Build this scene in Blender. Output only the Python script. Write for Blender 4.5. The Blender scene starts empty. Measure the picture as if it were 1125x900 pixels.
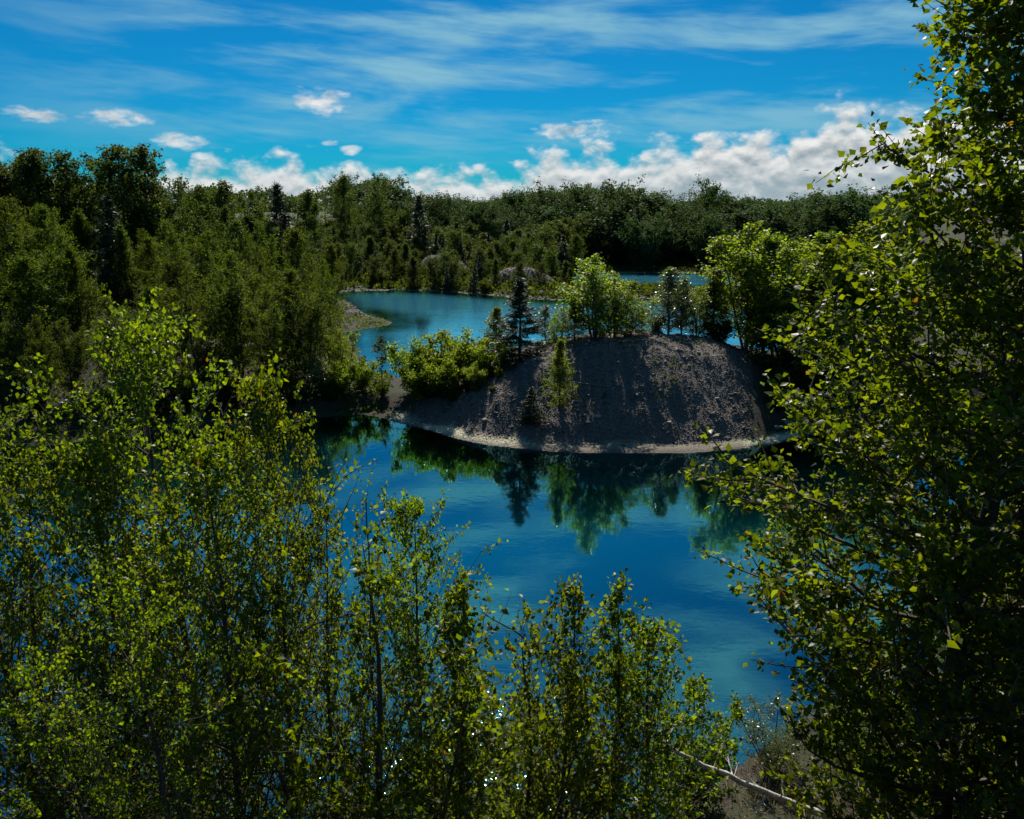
import bpy, math, random
import numpy as np
from mathutils import Vector, Matrix

sc = bpy.context.scene
COL = sc.collection
R = math.radians

# ------------------------------------------------------------------ camera
EYE = 12.0
PITCH = R(14.4)
FPX = 875.0                       # focal length in pixels of a 1125-wide frame
cam_data = bpy.data.cameras.new("camera")
cam_data.sensor_width = 36.0
cam_data.lens = 28.0
cam_data.clip_start = 0.1
cam_data.clip_end = 20000.0
cam = bpy.data.objects.new("camera", cam_data)
COL.objects.link(cam)
cam.location = (0, 0, EYE)
cam.rotation_euler = (math.pi / 2 - PITCH, 0, 0)
sc.camera = cam

# ------------------------------------------------------------------ sky, sun, exposure
SUN_EL, SUN_AZ = 43.0, -3.0       # degrees; azimuth from +Y towards +X
world = bpy.data.worlds.new("World")
sc.world = world
world.use_nodes = True


class NT:
    """small helper that adds nodes to a tree and links them"""

    def __init__(s, tree):
        s.t = tree
        tree.nodes.clear()

    def n(s, typ, ins=None, **kw):
        nd = s.t.nodes.new(typ)
        for k, v in kw.items():
            setattr(nd, k, v)
        for k, v in (ins or {}).items():
            sock = nd.inputs[k]
            if isinstance(v, bpy.types.NodeSocket):
                s.t.links.new(v, sock)
            elif isinstance(v, bpy.types.Node):
                s.t.links.new(v.outputs[0], sock)
            else:
                sock.default_value = v
        return nd

    def math(s, op, a, b=0.0, c=None, clamp=False):
        ins = {0: a, 1: b}
        if c is not None:
            ins[2] = c
        return s.n('ShaderNodeMath', ins, operation=op, use_clamp=clamp).outputs[0]

    def mix(s, f, a, b, blend='MIX'):
        nd = s.n('ShaderNodeMix', {0: f, 6: a, 7: b}, data_type='RGBA', blend_type=blend)
        return nd.outputs[2]

    def rng(s, v, a, b, c=0.0, d=1.0, smooth=False):
        nd = s.n('ShaderNodeMapRange', {0: v, 1: a, 2: b, 3: c, 4: d},
                 interpolation_type='SMOOTHSTEP' if smooth else 'LINEAR')
        return nd.outputs[0]

    def noise(s, vec, scale, detail=4.0, rough=0.5, dist=0.0):
        return s.n('ShaderNodeTexNoise', {'Vector': vec, 'Scale': scale, 'Detail': detail,
                                          'Roughness': rough, 'Distortion': dist})

    def link(s, a, b):
        s.t.links.new(a, b)


def build_world():
    w = NT(world.node_tree)
    out = w.n('ShaderNodeOutputWorld')
    sky = w.n('ShaderNodeTexSky', sky_type='NISHITA', sun_disc=False,
              sun_elevation=R(SUN_EL), sun_rotation=R(SUN_AZ), altitude=300.0,
              air_density=1.0, dust_density=0.15, ozone_density=3.0)
    # polarised, saturated blue of the photograph
    hsv = w.n('ShaderNodeHueSaturation', {'Hue': 0.5, 'Saturation': 1.05, 'Value': 1.0, 'Color': sky})
    blue = w.mix(1.0, hsv.outputs[0], (0.022, 0.52, 0.83, 1), 'MULTIPLY')
    tc = w.n('ShaderNodeTexCoord')
    sep = w.n('ShaderNodeSeparateXYZ', {0: tc.outputs['Generated']})
    X, Y, Z = sep.outputs
    el = w.math('MULTIPLY', w.math('ARCSINE', Z), 57.2958)
    az = w.math('MULTIPLY', w.math('ARCTAN2', X, Y), 57.2958)
    # --- cumulus bank low over the horizon, its top following the azimuth
    fc = w.n('ShaderNodeFloatCurve', {1: w.rng(az, -180, 180)})
    cur = fc.mapping.curves[0]
    tops = [(-180, 3.0), (-120, 4.2), (-60, 3.6), (-38, 3.6), (-33, 3.9), (-30.5, 2.6), (-26.5, 2.0), (-23, 2.4), (-20, 3.2), (-16, 3.7), (-11, 3.1),
            (-8, 2.7), (-4, 2.9), (-1, 2.6), (1, 3.0), (3.5, 4.2), (6.5, 4.3), (8.5, 3.7), (11, 5.0), (15, 5.0),
            (18.5, 5.0), (21, 6.0), (24.5, 5.5), (28, 5.9), (45, 4.0), (100, 3.2), (180, 3.0)]
    pts = [((a + 180) / 360, (t + 0.35) / 10) for a, t in tops]
    cur.points[0].location = pts[0]
    cur.points[1].location = pts[-1]
    for p in pts[1:-1]:
        cur.points.new(*p)
    fc.mapping.update()
    top = w.math('MULTIPLY', fc.outputs[0], 10.0)

    def lumps(dv, tag):
        v = w.n('ShaderNodeCombineXYZ', {0: w.math('MULTIPLY', az, 0.66),
                                         1: w.math('MULTIPLY', w.math('ADD', el, dv), 1.05), 2: tag})
        nz = w.noise(v, 0.55, 6.0, 0.52)
        vw = w.n('ShaderNodeVectorMath', {0: v, 1: nz.outputs['Color']}, operation='ADD')
        vo = w.n('ShaderNodeTexVoronoi', {'Vector': vw, 'Scale': 0.75, 'Detail': 3.0, 'Roughness': 0.5,
                                          'Smoothness': 0.6}, feature='SMOOTH_F1')
        a = w.math('SUBTRACT', 0.62, vo.outputs['Distance'])
        return w.math('ADD', w.math('MULTIPLY', a, 1.25), w.math('MULTIPLY', w.math('SUBTRACT', nz.outputs[0], 0.5), 2.0))

    n0 = lumps(0.0, 3.3)
    n1 = lumps(0.40, 3.3)
    pv = w.n('ShaderNodeCombineXYZ', {0: w.math('MULTIPLY', az, 0.7), 1: w.math('MULTIPLY', el, 1.6), 2: 8.1})
    n2 = w.math('MULTIPLY', w.math('SUBTRACT', w.noise(pv, 1.3, 5.0, 0.54, 0.3).outputs[0], 0.5), 2.0)
    dens = w.math('ADD', w.math('SUBTRACT', top, el), w.math('MULTIPLY', n0, 1.9))
    # small loose puffs
    for (pa, pe, sa, se) in ((-29.4, 5.2, 1.7, 0.5), (-25.1, 5.15, 2.2, 0.62), (-12.6, 6.6, 1.9, 0.95), (-21.6, 3.9, 2.0, 0.6),
                             (4.3, 4.9, 3.0, 0.75), (-12.2, 4.05, 0.7, 0.28), (-10.9, 3.6, 0.9, 0.4)):
        da = w.math('DIVIDE', w.math('SUBTRACT', az, pa), sa)
        de = w.math('DIVIDE', w.math('SUBTRACT', el, pe), se)
        r2 = w.math('ADD', w.math('MULTIPLY', da, da), w.math('MULTIPLY', de, de))
        b = w.math('SUBTRACT', w.math('ADD', 0.80, w.math('MULTIPLY', n2, 1.7)), r2)
        dens = w.math('MAXIMUM', dens, b)
    mask = w.rng(dens, -0.2, 1.55, smooth=True)
    # light on the lumps: thin sunlit rims, grey hearts and bases
    d01 = w.math('SUBTRACT', n0, n1)
    lit = w.rng(w.math('ADD', w.math('MULTIPLY', d01, 0.55), w.math('MULTIPLY', w.math('SUBTRACT', 1.6, dens), 0.11)), -0.50, 0.36, smooth=True)
    ccol = w.mix(lit, (0.30, 0.40, 0.46, 1), (1.0, 1.0, 0.98, 1))
    basehaze = w.rng(el, 0.0, 3.2, 0.35, 0.0)
    ccol = w.mix(basehaze, ccol, (0.60, 0.74, 0.80, 1))
    cstr = w.n('ShaderNodeVectorMath', {0: ccol, 3: 11.0}, operation='SCALE')
    # --- cirrus, streaked along the azimuth and slightly tilted
    cv = w.n('ShaderNodeCombineXYZ', {0: w.math('MULTIPLY', az, 0.048),
                                      1: w.math('MULTIPLY', w.math('ADD', el, w.math('MULTIPLY', az, 0.035)), 0.24), 2: 1.7})
    cn = w.noise(cv, 1.6, 6.0, 0.52, 0.35)
    cvf = w.n('ShaderNodeCombineXYZ', {0: w.math('MULTIPLY', az, 0.16),
                                       1: w.math('MULTIPLY', w.math('ADD', el, w.math('MULTIPLY', az, 0.09)), 1.5), 2: 5.2})
    cf = w.noise(cvf, 1.2, 6.0, 0.6, 0.6)
    ci = w.rng(w.math('ADD', cn.outputs[0], w.math('MULTIPLY', w.math('SUBTRACT', cf.outputs[0], 0.5), 0.20)), 0.42, 0.72, smooth=True)
    ci = w.math('MULTIPLY', ci, w.math('MULTIPLY', w.rng(el, 1.0, 7.0, 0.20, 0.85), w.rng(az, -33, -15, 0.12, 1.0)))
    c1 = w.mix(ci, blue, (3.4, 6.9, 8.4, 1))
    c2 = w.mix(mask, c1, cstr.outputs[0])
    bg = w.n('ShaderNodeBackground', {'Color': c2, 'Strength': 0.055})
    w.link(bg.outputs[0], out.inputs[0])


build_world()
sun_data = bpy.data.lights.new("sun", 'SUN')
sun_data.energy = 5.0
sun_data.angle = R(0.53)
sun_data.color = (1.0, 0.94, 0.82)
sun = bpy.data.objects.new("sun", sun_data)
COL.objects.link(sun)
sdir = Vector((math.sin(R(SUN_AZ)) * math.cos(R(SUN_EL)), math.cos(R(SUN_AZ)) * math.cos(R(SUN_EL)), math.sin(R(SUN_EL))))
sun.rotation_euler = sdir.to_track_quat('Z', 'Y').to_euler()

sc.view_settings.view_transform = 'Standard'
sc.view_settings.look = 'None'
sc.view_settings.exposure = 0.5
sc.view_settings.gamma = 1.0
sc.render.engine = 'CYCLES'
sc.cycles.max_bounces = 6
sc.cycles.diffuse_bounces = 1
sc.cycles.glossy_bounces = 3
sc.cycles.transmission_bounces = 3
sc.cycles.transparent_max_bounces = 8
sc.cycles.caustics_reflective = False
sc.cycles.caustics_refractive = False
sc.cycles.use_denoising = True
sc.cycles.sample_clamp_indirect = 4.0
try:
    world.cycles.sampling_method = 'MANUAL'
    world.cycles.sample_map_resolution = 1024
except Exception:
    pass

# ------------------------------------------------------------------ materials
def new_mat(name):
    m = bpy.data.materials.new(name)
    m.use_nodes = True
    t = NT(m.node_tree)
    out = t.n('ShaderNodeOutputMaterial')
    return m, t, out


def leaf_material(name, dark, light, accent, trans, tfac=0.5, gloss=0.35, spec=0.5, accent_at=0.965):
    """leaf blade: hue differs from leaf to leaf, light shines through it"""
    m, t, out = new_mat(name)
    at = t.n('ShaderNodeAttribute', attribute_name='tint')
    oi = t.n('ShaderNodeObjectInfo')
    k = at.outputs['Fac']
    c = t.mix(k, dark + (1,), light + (1,))
    c = t.mix(t.rng(k, accent_at, accent_at + 0.008), c, accent + (1,))
    hs = t.n('ShaderNodeHueSaturation', {'Hue': t.rng(oi.outputs['Random'], 0, 1, 0.485, 0.512),
                                         'Value': t.rng(oi.outputs['Random'], 0, 1, 0.82, 1.12), 'Color': c})
    tr = t.mix(1.0, hs.outputs[0], trans + (1,), 'MULTIPLY')
    p = t.n('ShaderNodeBsdfPrincipled', {'Base Color': hs.outputs[0], 'Roughness': gloss, 'Specular IOR Level': spec})
    tl = t.n('ShaderNodeBsdfTranslucent', {'Color': tr})
    mx = t.n('ShaderNodeMixShader', {0: tfac, 1: p, 2: tl})
    t.link(mx.outputs[0], out.inputs[0])
    return m


M = {}
M['birch_leaf'] = leaf_material('birch_leaf', (0.026, 0.044, 0.004), (0.108, 0.122, 0.008), (0.13, 0.06, 0.02), (3.4, 3.7, 0.6), 0.5, 0.42, 0.22, 0.988)
M['bank_leaf'] = leaf_material('bank_leaf', (0.020, 0.036, 0.007), (0.072, 0.088, 0.012), (0.08, 0.08, 0.04), (2.7, 2.8, 0.6), 0.46, 0.6, 0.06)
M['island_leaf'] = leaf_material('island_leaf', (0.032, 0.056, 0.008), (0.125, 0.155, 0.016), (0.14, 0.12, 0.05), (3.4, 3.5, 0.8), 0.55, 0.45, 0.2)
M['pale_leaf'] = leaf_material('pale_leaf', (0.06, 0.085, 0.03), (0.13, 0.16, 0.06), (0.17, 0.17, 0.10), (1.9, 1.9, 0.85), 0.45, 0.32, 0.6)
M['far_leaf'] = leaf_material('far_leaf', (0.022, 0.040, 0.010), (0.066, 0.086, 0.018), (0.11, 0.11, 0.03), (2.3, 2.3, 0.7), 0.42, 0.6, 0.10)
M['ridge_leaf'] = leaf_material('ridge_leaf', (0.026, 0.050, 0.020), (0.060, 0.095, 0.034), (0.08, 0.10, 0.03), (1.7, 1.8, 0.8), 0.35, 0.65, 0.06)
M['needle'] = leaf_material('needle', (0.014, 0.030, 0.013), (0.035, 0.060, 0.02), (0.05, 0.06, 0.02), (1.0, 1.1, 0.7), 0.2, 0.5, 0.3)


def bark_material(name, a, b, scale, spec=0.3):
    m, t, out = new_mat(name)
    tc = t.n('ShaderNodeTexCoord')
    mp = t.n('ShaderNodeMapping', {'Vector': tc.outputs['Object'], 'Scale': (1, 1, 0.35)})
    nz = t.noise(mp.outputs[0], scale, 6, 0.65)
    c = t.mix(t.rng(nz.outputs[0], 0.36, 0.62), a + (1,), b + (1,))
    bp = t.n('ShaderNodeBump', {'Strength': 0.5, 'Distance': 0.02, 'Height': nz.outputs[0]})
    p = t.n('ShaderNodeBsdfPrincipled', {'Base Color': c, 'Roughness': 0.8, 'Specular IOR Level': spec, 'Normal': bp.outputs[0]})
    t.link(p.outputs[0], out.inputs[0])
    return m


M['bark'] = bark_material('grey_brown_bark', (0.05, 0.038, 0.03), (0.13, 0.11, 0.095), 14)
M['dead_bark'] = bark_material('weathered_dead_bark', (0.28, 0.24, 0.20), (0.62, 0.58, 0.52), 16)
M['snag_bark'] = bark_material('grey_dead_wood', (0.12, 0.10, 0.085), (0.26, 0.23, 0.20), 16)


def ground_material():
    m, t, out = new_mat('ground')
    geo = t.n('ShaderNodeNewGeometry')
    pos = geo.outputs['Position']
    grav = t.n('ShaderNodeAttribute', attribute_name='gravel').outputs['Fac']
    pale = t.n('ShaderNodeAttribute', attribute_name='pale').outputs['Fac']
    z = t.n('ShaderNodeSeparateXYZ', {0: pos}).outputs[2]
    fine = t.noise(pos, 9.0, 6, 0.7)
    mid = t.noise(pos, 1.1, 5, 0.6)
    big = t.noise(pos, 0.22, 4, 0.55)
    # forest floor: leaf litter, moss, low green cover
    soil = t.mix(t.rng(fine.outputs[0], 0.35, 0.65), (0.020, 0.015, 0.011, 1), (0.058, 0.043, 0.031, 1))
    soil = t.mix(t.rng(mid.outputs[0], 0.44, 0.58), soil, (0.022, 0.034, 0.010, 1))
    # crushed rock
    gr = t.mix(t.rng(fine.outputs[0], 0.32, 0.68), (0.085, 0.072, 0.062, 1), (0.21, 0.183, 0.162, 1))
    gr = t.mix(t.rng(big.outputs[0], 0.45, 0.72, 0.0, 0.55), gr, (0.17, 0.125, 0.10, 1))
    c = t.mix(grav, soil, gr)
    pl = t.mix(t.rng(fine.outputs[0], 0.35, 0.62), (0.34, 0.30, 0.17, 1), (0.66, 0.63, 0.47, 1))
    c = t.mix(t.math('MULTIPLY', pale, t.rng(mid.outputs[0], 0.25, 0.42)), c, pl)
    # lake bed: silt with mossy weed
    weed = t.noise(pos, 0.35, 5, 0.62, 0.6)
    bed = t.mix(t.rng(t.math('SUBTRACT', weed.outputs[0], t.rng(t.n('ShaderNodeSeparateXYZ', {0: pos}).outputs[1], 24, 30, 0, 0.10)), 0.44, 0.60), (0.020, 0.042, 0.010, 1), (0.24, 0.31, 0.24, 1))
    c = t.mix(t.rng(z, -0.04, -0.22), c, bed)
    bp = t.n('ShaderNodeBump', {'Strength': 0.9, 'Distance': 0.12,
                                'Height': t.math('ADD', fine.outputs[0], t.math('MULTIPLY', mid.outputs[0], 0.6))})
    p = t.n('ShaderNodeBsdfPrincipled', {'Base Color': c, 'Roughness': 0.9, 'Specular IOR Level': 0.2, 'Normal': bp.outputs[0]})
    t.link(p.outputs[0], out.inputs[0])
    return m


M['ground'] = ground_material()


def water_material():
    m, t, out = new_mat('water')
    geo = t.n('ShaderNodeNewGeometry')
    pos = geo.outputs['Position']
    depth = t.n('ShaderNodeAttribute', attribute_name='depth').outputs['Fac']
    rip = t.n('ShaderNodeAttribute', attribute_name='ripple').outputs['Fac']
    # turbid water: the deeper, the less of the bed shows
    op = t.math('SUBTRACT', 1.0, t.math('POWER', 2.718, t.math('MULTIPLY', t.math('MULTIPLY', depth, depth), -0.13)))
    sky_sheen = t.rng(rip, 0.004, 0.012)  # rippled water: lighter body colour stands in for reflected sky
    far_sheen = t.rng(t.n('ShaderNodeSeparateXYZ', {0: pos}).outputs[1], 114, 118)  # far lake: bright sky reflection painted into a still paler body colour
    body = t.n('ShaderNodeBsdfDiffuse', {'Color': t.mix(far_sheen, t.mix(sky_sheen, (0.0005, 0.074, 0.115, 1), (0.05, 0.26, 0.41, 1)), (0.09, 0.42, 0.62, 1))})
    clear = t.n('ShaderNodeBsdfTransparent', {'Color': (0.45, 0.88, 0.84, 1)})
    under = t.n('ShaderNodeMixShader', {0: op, 1: clear, 2: body})
    mp = t.n('ShaderNodeMapping', {'Vector': pos, 'Scale': (0.55, 1.0, 1.0)})
    w1 = t.noise(mp.outputs[0], 2.6, 4, 0.55)
    w2 = t.noise(mp.outputs[0], 0.35, 3, 0.5)
    amp = t.math('MULTIPLY', rip, t.rng(w2.outputs[0], 0.35, 0.65, 0.35, 1.0))
    bp = t.n('ShaderNodeBump', {'Strength': 1.0, 'Distance': amp, 'Height': w1.outputs[0]})
    gl = t.n('ShaderNodeBsdfGlossy', {'Color': (0.40, 1.0, 0.97, 1), 'Roughness': 0.025, 'Normal': bp.outputs[0]})
    fr = t.n('ShaderNodeFresnel', {'IOR': 3.2, 'Normal': bp.outputs[0]})
    mx = t.n('ShaderNodeMixShader', {0: t.math('MULTIPLY', fr.outputs[0], 1.45, clamp=True), 1: under, 2: gl})
    t.link(mx.outputs[0], out.inputs[0])
    return m


M['water'] = water_material()


def stone_material(name, a, b):
    m, t, out = new_mat(name)
    at = t.n('ShaderNodeAttribute', attribute_name='tint').outputs['Fac']
    tc = t.n('ShaderNodeTexCoord')
    nz = t.noise(tc.outputs['Object'], 12, 5, 0.6)
    c = t.mix(t.math('ADD', t.math('MULTIPLY', at, 0.6), t.math('MULTIPLY', nz.outputs[0], 0.4)), a + (1,), b + (1,))
    p = t.n('ShaderNodeBsdfPrincipled', {'Base Color': c, 'Roughness': 0.85, 'Specular IOR Level': 0.3})
    t.link(p.outputs[0], out.inputs[0])
    return m


M['stone'] = stone_material('crushed_stone', (0.065, 0.055, 0.048), (0.26, 0.228, 0.205))
M['pebble'] = stone_material('pale_shore_stone', (0.38, 0.34, 0.20), (0.78, 0.75, 0.60))
M['rock'] = stone_material('grey_rock', (0.13, 0.12, 0.11), (0.34, 0.32, 0.29))
M['straw'] = leaf_material('dry_grass', (0.07, 0.075, 0.03), (0.20, 0.17, 0.09), (0.26, 0.23, 0.15), (1.4, 1.3, 0.9), 0.35, 0.6, 0.2, 0.9)


# ------------------------------------------------------------------ noise and plan of the place
def _hash(i, j, s):
    n = (i * 374761393 + j * 668265263 + s * 974634777) & 0x7FFFFFFF
    n = ((n ^ (n >> 13)) * 1274126177) & 0x7FFFFFFF
    n = n ^ (n >> 16)
    return (n & 0xFFFF) / 65535.0


def vnoise(x, y, s=0):
    x = np.asarray(x, float); y = np.asarray(y, float)
    xi = np.floor(x).astype(np.int64); yi = np.floor(y).astype(np.int64)
    fx = x - xi; fy = y - yi
    fx = fx * fx * (3 - 2 * fx); fy = fy * fy * (3 - 2 * fy)
    a = _hash(xi, yi, s); b = _hash(xi + 1, yi, s); c = _hash(xi, yi + 1, s); d = _hash(xi + 1, yi + 1, s)
    return (a * (1 - fx) + b * fx) * (1 - fy) + (c * (1 - fx) + d * fx) * fy - 0.5


def fbm(x, y, s=0, o=4):
    v = 0.0; a = 1.0
    for k in range(o):
        v = v + a * vnoise(np.asarray(x) * 2 ** k, np.asarray(y) * 2 ** k, s + 7 * k)
        a *= 0.5
    return v


def sstep(a, b, x):
    t = np.clip((np.asarray(x, float) - a) / (b - a), 0, 1)
    return t * t * (3 - 2 * t)


def on_water(px, py):
    """where the line of sight through a point of the photograph meets the water level"""
    v = (py - 450.0) / FPX
    a = (px - 562.5) / FPX
    dz = -math.sin(PITCH) - v * math.cos(PITCH)
    dy = math.cos(PITCH) - v * math.sin(PITCH)
    t = -EYE / dz
    return (a * t, dy * t)


def sight(px, py, y):
    """x and z of the line of sight through a point of the photograph at distance y"""
    v = (py - 450.0) / FPX
    a = (px - 562.5) / FPX
    dz = -math.sin(PITCH) - v * math.cos(PITCH)
    dy = math.cos(PITCH) - v * math.sin(PITCH)
    t = y / dy
    return a * t, EYE + dz * t


def smooth_poly(p, k=5):
    p = np.array(p, float); n = len(p); out = []
    for i in range(n):
        p0, p1, p2, p3 = p[i - 1], p[i], p[(i + 1) % n], p[(i + 2) % n]
        for j in range(k):
            t = j / k
            out.append(0.5 * (2 * p1 + (p2 - p0) * t + (2 * p0 - 5 * p1 + 4 * p2 - p3) * t * t + (3 * p1 - p0 - 3 * p2 + p3) * t ** 3))
    return np.array(out)


near_pond = [on_water(*q) for q in ((20, 490), (100, 484), (200, 474), (300, 464), (345, 459), (400, 456), (425, 460), (445, 466), (480, 475),
                                    (520, 485), (560, 491), (620, 496), (690, 498), (760, 497), (820, 492), (860, 485), (888, 478), (915, 473))]
near_pond += [(23, 42), (31, 40), (34, 33), (27, 24), (19.5, 18.8), (12, 17.6), (8.2, 17.3), (6.0, 16.0), (4, 14.4), (1, 12.4), (-6, 12.0), (-14, 13.0),
              (-24, 15), (-40, 22), (-46, 32), (-36, 40)]
middle_pond = [(-8.4, 56), (-11.5, 60), (-13.0, 66)] + [on_water(*q) for q in ((384, 372), (378, 366), (405, 361), (428, 357), (428, 353), (400, 346),
               (366, 339), (350, 328), (372, 321), (430, 319), (480, 320), (520, 323), (570, 327), (620, 330), (690, 327), (760, 332))]
middle_pond += [(36, 96), (34, 76), (26, 63), (15, 58), (6, 57), (-2, 57), (-6, 55.5)]
far_lake = [on_water(*q) for q in ((605, 304), (640, 300.5), (700, 300), (775, 300), (860, 303), (900, 309), (850, 318), (760, 318), (700, 317), (650, 317), (612, 310))]
POLYS = [smooth_poly(q) for q in (near_pond, middle_pond, far_lake)]


def shore_distance(x, y):
    """signed distance to the nearest shore: positive on land, negative on water"""
    x = np.asarray(x, float); y = np.asarray(y, float)
    shp = x.shape
    P = np.stack([x.ravel(), y.ravel()], 1)
    res = np.full(len(P), 1e9)
    for poly in POLYS:
        A = poly; B = np.roll(poly, -1, 0)
        best = np.full(len(P), 1e18); inside = np.zeros(len(P), bool)
        for a, b in zip(A, B):
            ab = b - a
            L = ab @ ab + 1e-12
            t = np.clip(((P - a) @ ab) / L, 0, 1)
            dd = (P[:, 0] - a[0] - t * ab[0]) ** 2 + (P[:, 1] - a[1] - t * ab[1]) ** 2
            best = np.minimum(best, dd)
            cond = (a[1] > P[:, 1]) != (b[1] > P[:, 1])
            xin = ab[0] * (P[:, 1] - a[1]) / (ab[1] if abs(ab[1]) > 1e-9 else 1e-9) + a[0]
            inside ^= cond & (P[:, 0] < xin)
        d = np.sqrt(best)
        d[inside] *= -1
        res = np.where(np.abs(d) < np.abs(res), d, res)
        res[inside] = d[inside]
    return res.reshape(shp)


CAPX = [-16, -10, -6.5, -4.8, -3, -1, 1.5, 4, 7, 10, 12.5, 15, 18, 24, 40]
CAPZ = [1.2, 0.7, 0.7, 0.9, 1.35, 2.15, 3.3, 4.1, 4.35, 4.2, 3.75, 2.9, 2.3, 2.4, 3.0]


def terrain(x, y):
    """height, gravel weight, pale shore weight, signed shore distance"""
    x = np.asarray(x, float); y = np.asarray(y, float)
    d = shore_distance(x, y)
    d = d + 0.35 * fbm(x * 0.45, y * 0.45, 3, 3) * sstep(200, 60, y)
    dp = np.maximum(d, 0)
    # camera-side bank
    zf = 0.13 * np.minimum(dp, 3.0) + 1.06 * np.maximum(dp - 3.0, 0)
    zf = 10.4 - np.logaddexp(0, (10.4 - zf) / 0.6) * 0.6
    zf = np.where(dp < 3, 0.13 * dp, np.maximum(zf, 0.13 * np.minimum(dp, 3)))
    zf = np.maximum(10.4 - np.maximum(10.4 - zf, 0), 0)
    # gravel mound of the peninsula
    cap = np.interp(x, CAPX, CAPZ)
    zi = 0.16 * np.minimum(dp, 0.9) + 0.74 * np.maximum(dp - 0.9, 0)
    k = 0.35
    zi = -k * np.logaddexp(-zi / k, -cap / k)
    zi = np.maximum(zi, 0.10 * np.minimum(dp, 0.9))
    # wooded slope beyond the left shore
    zl = 0.14 * np.minimum(dp, 3) + 0.24 * np.maximum(dp - 3, 0)
    zl = 7.6 - np.logaddexp(0, (7.6 - zl) / 0.8) * 0.8
    # far country
    zr = 0.07 * dp
    zr = 6.5 - np.logaddexp(0, (6.5 - zr) / 0.8) * 0.8
    w_f = sstep(31, 23, y + 0.0 * x)
    w_l = sstep(-9.5, -13.5, x) * sstep(26, 36, y) * sstep(112, 98, y)
    w_r = sstep(64, 76, y) * (1 - w_l)
    w_f = w_f * (1 - w_l)
    w_i = np.clip(1 - w_f - w_l - w_r, 0, 1)
    s = w_f + w_l + w_r + w_i
    h = (w_f * zf + w_l * zl + w_r * zr + w_i * zi) / s
    land = sstep(0.0, 1.5, d)
    grav = w_i * sstep(-6.8, -3.6, x) * sstep(13.5, 11.0, x - (y - 40) * 0.25)

    def mound(px, y0, hh, rx, ry):
        nonlocal h, grav
        x0 = (px - 562.5) / FPX * y0 * 1.0
        r = ((x - x0) / rx) ** 2 + ((y - y0) / ry) ** 2
        g = np.exp(-r * r * 0.9 - 0.4 * r)
        h = h + hh * g * sstep(0, 2.0, d)
        grav = np.maximum(grav, sstep(0.15, 0.5, g))
    mound(574, 120, 2.2, 5.0, 3.0)
    mound(486, 131, 2.9, 4.6, 3.5)
    mound(356, 89, 1.5, 6.5, 4.5)
    grav = np.maximum(grav, 0.15 * sstep(1.4, 0.6, d) * sstep(100, 108, y))
    grav = np.maximum(grav, 0.2 * sstep(3.5, 1.0, d) * sstep(30, 22, y))
    h = h + land * (0.22 * fbm(x * 0.5, y * 0.5, 11, 4) + 0.5 * fbm(x * 0.07, y * 0.07, 5, 3) * (1 - w_i) * (1 - w_f))
    # gullies run down the face of the mound
    h = h + grav * w_i * sstep(0.6, 2.5, d) * (0.26 * fbm(x * 1.3, y * 0.3, 23, 3) + 0.10 * fbm(x * 1.5, y * 1.5, 29, 3))
    # far ridge keeps rising a little behind the last shore
    h = h + 2.6 * sstep(165, 240, y) * (0.7 + 1.0 * fbm(x * 0.02, y * 0.02, 41, 2))
    wd = np.maximum(-d, 0)
    shelf = 0.09 * np.minimum(wd, 2.0) + (0.20 - 0.07 * sstep(27, 31, y) + 0.75 * sstep(50, 58, y)) * np.maximum(wd - 2.0, 0)
    depth = 5.5 - np.logaddexp(0, (5.5 - shelf) / 0.8) * 0.8
    h = np.where(d < 0, -depth - 0.02 + 0.06 * fbm(x * 0.6, y * 0.6, 19, 3) * sstep(0, 2, wd), h + 0.03)
    dw = d + 0.55 * fbm(x * 0.9, y * 0.9, 31, 3) * sstep(0.1, 0.6, d)
    pale = sstep(0.0, 0.15, d) * sstep(1.0, 0.6, dw) * (0.35 + 0.65 * sstep(-0.25, 0.1, fbm(x * 0.7, y * 0.7, 37, 3))) * sstep(38, 40, y) * sstep(-7.4, -6.2, x) * sstep(17.5, 15.5, x) * sstep(50, 47, y)
    pale = np.maximum(pale, 0.9 * sstep(0.0, 0.15, d) * sstep(1.9, 1.2, dw) * sstep(22, 19, y) * sstep(4, 0.5, x) * sstep(-12, -6, x))  # pale near-shore ground stands in for sun glitter on the water
    pale = np.maximum(pale, 0.35 * sstep(-0.1, 0.1, d) * sstep(0.6, 0.35, d) * sstep(80, 100, y) * sstep(165, 150, y))
    return h, np.clip(grav, 0, 1), pale, d


def ground_z(x, y):
    return float(terrain(np.array([x]), np.array([y]))[0][0])


# ------------------------------------------------------------------ mesh helpers
def mesh_from(name, V, F, mat=None, smooth=False, attrs=None):
    """V (n,3), F (m,k) with a fixed number of corners per face"""
    V = np.ascontiguousarray(V, dtype=np.float32); F = np.ascontiguousarray(F, dtype=np.int32)
    me = bpy.data.meshes.new(name)
    me.vertices.add(len(V)); me.vertices.foreach_set('co', V.ravel())
    m, k = F.shape
    me.loops.add(m * k); me.loops.foreach_set('vertex_index', F.ravel())
    me.polygons.add(m)
    me.polygons.foreach_set('loop_start', np.arange(0, m * k, k, dtype=np.int32))
    me.polygons.foreach_set('loop_total', np.full(m, k, dtype=np.int32))
    if smooth:
        me.polygons.foreach_set('use_smooth', np.ones(m, bool))
    for a, val in (attrs or {}).items():
        at = me.attributes.new(a, 'FLOAT', 'POINT')
        at.data.foreach_set('value', np.ascontiguousarray(val, dtype=np.float32))
    me.update(calc_edges=True)
    if mat:
        me.materials.append(mat)
    return me


def link(name, me, parent=None, loc=None):
    o = bpy.data.objects.new(name, me)
    COL.objects.link(o)
    if parent is not None:
        o.parent = parent
    if loc is not None:
        o.location = loc
    return o


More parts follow.
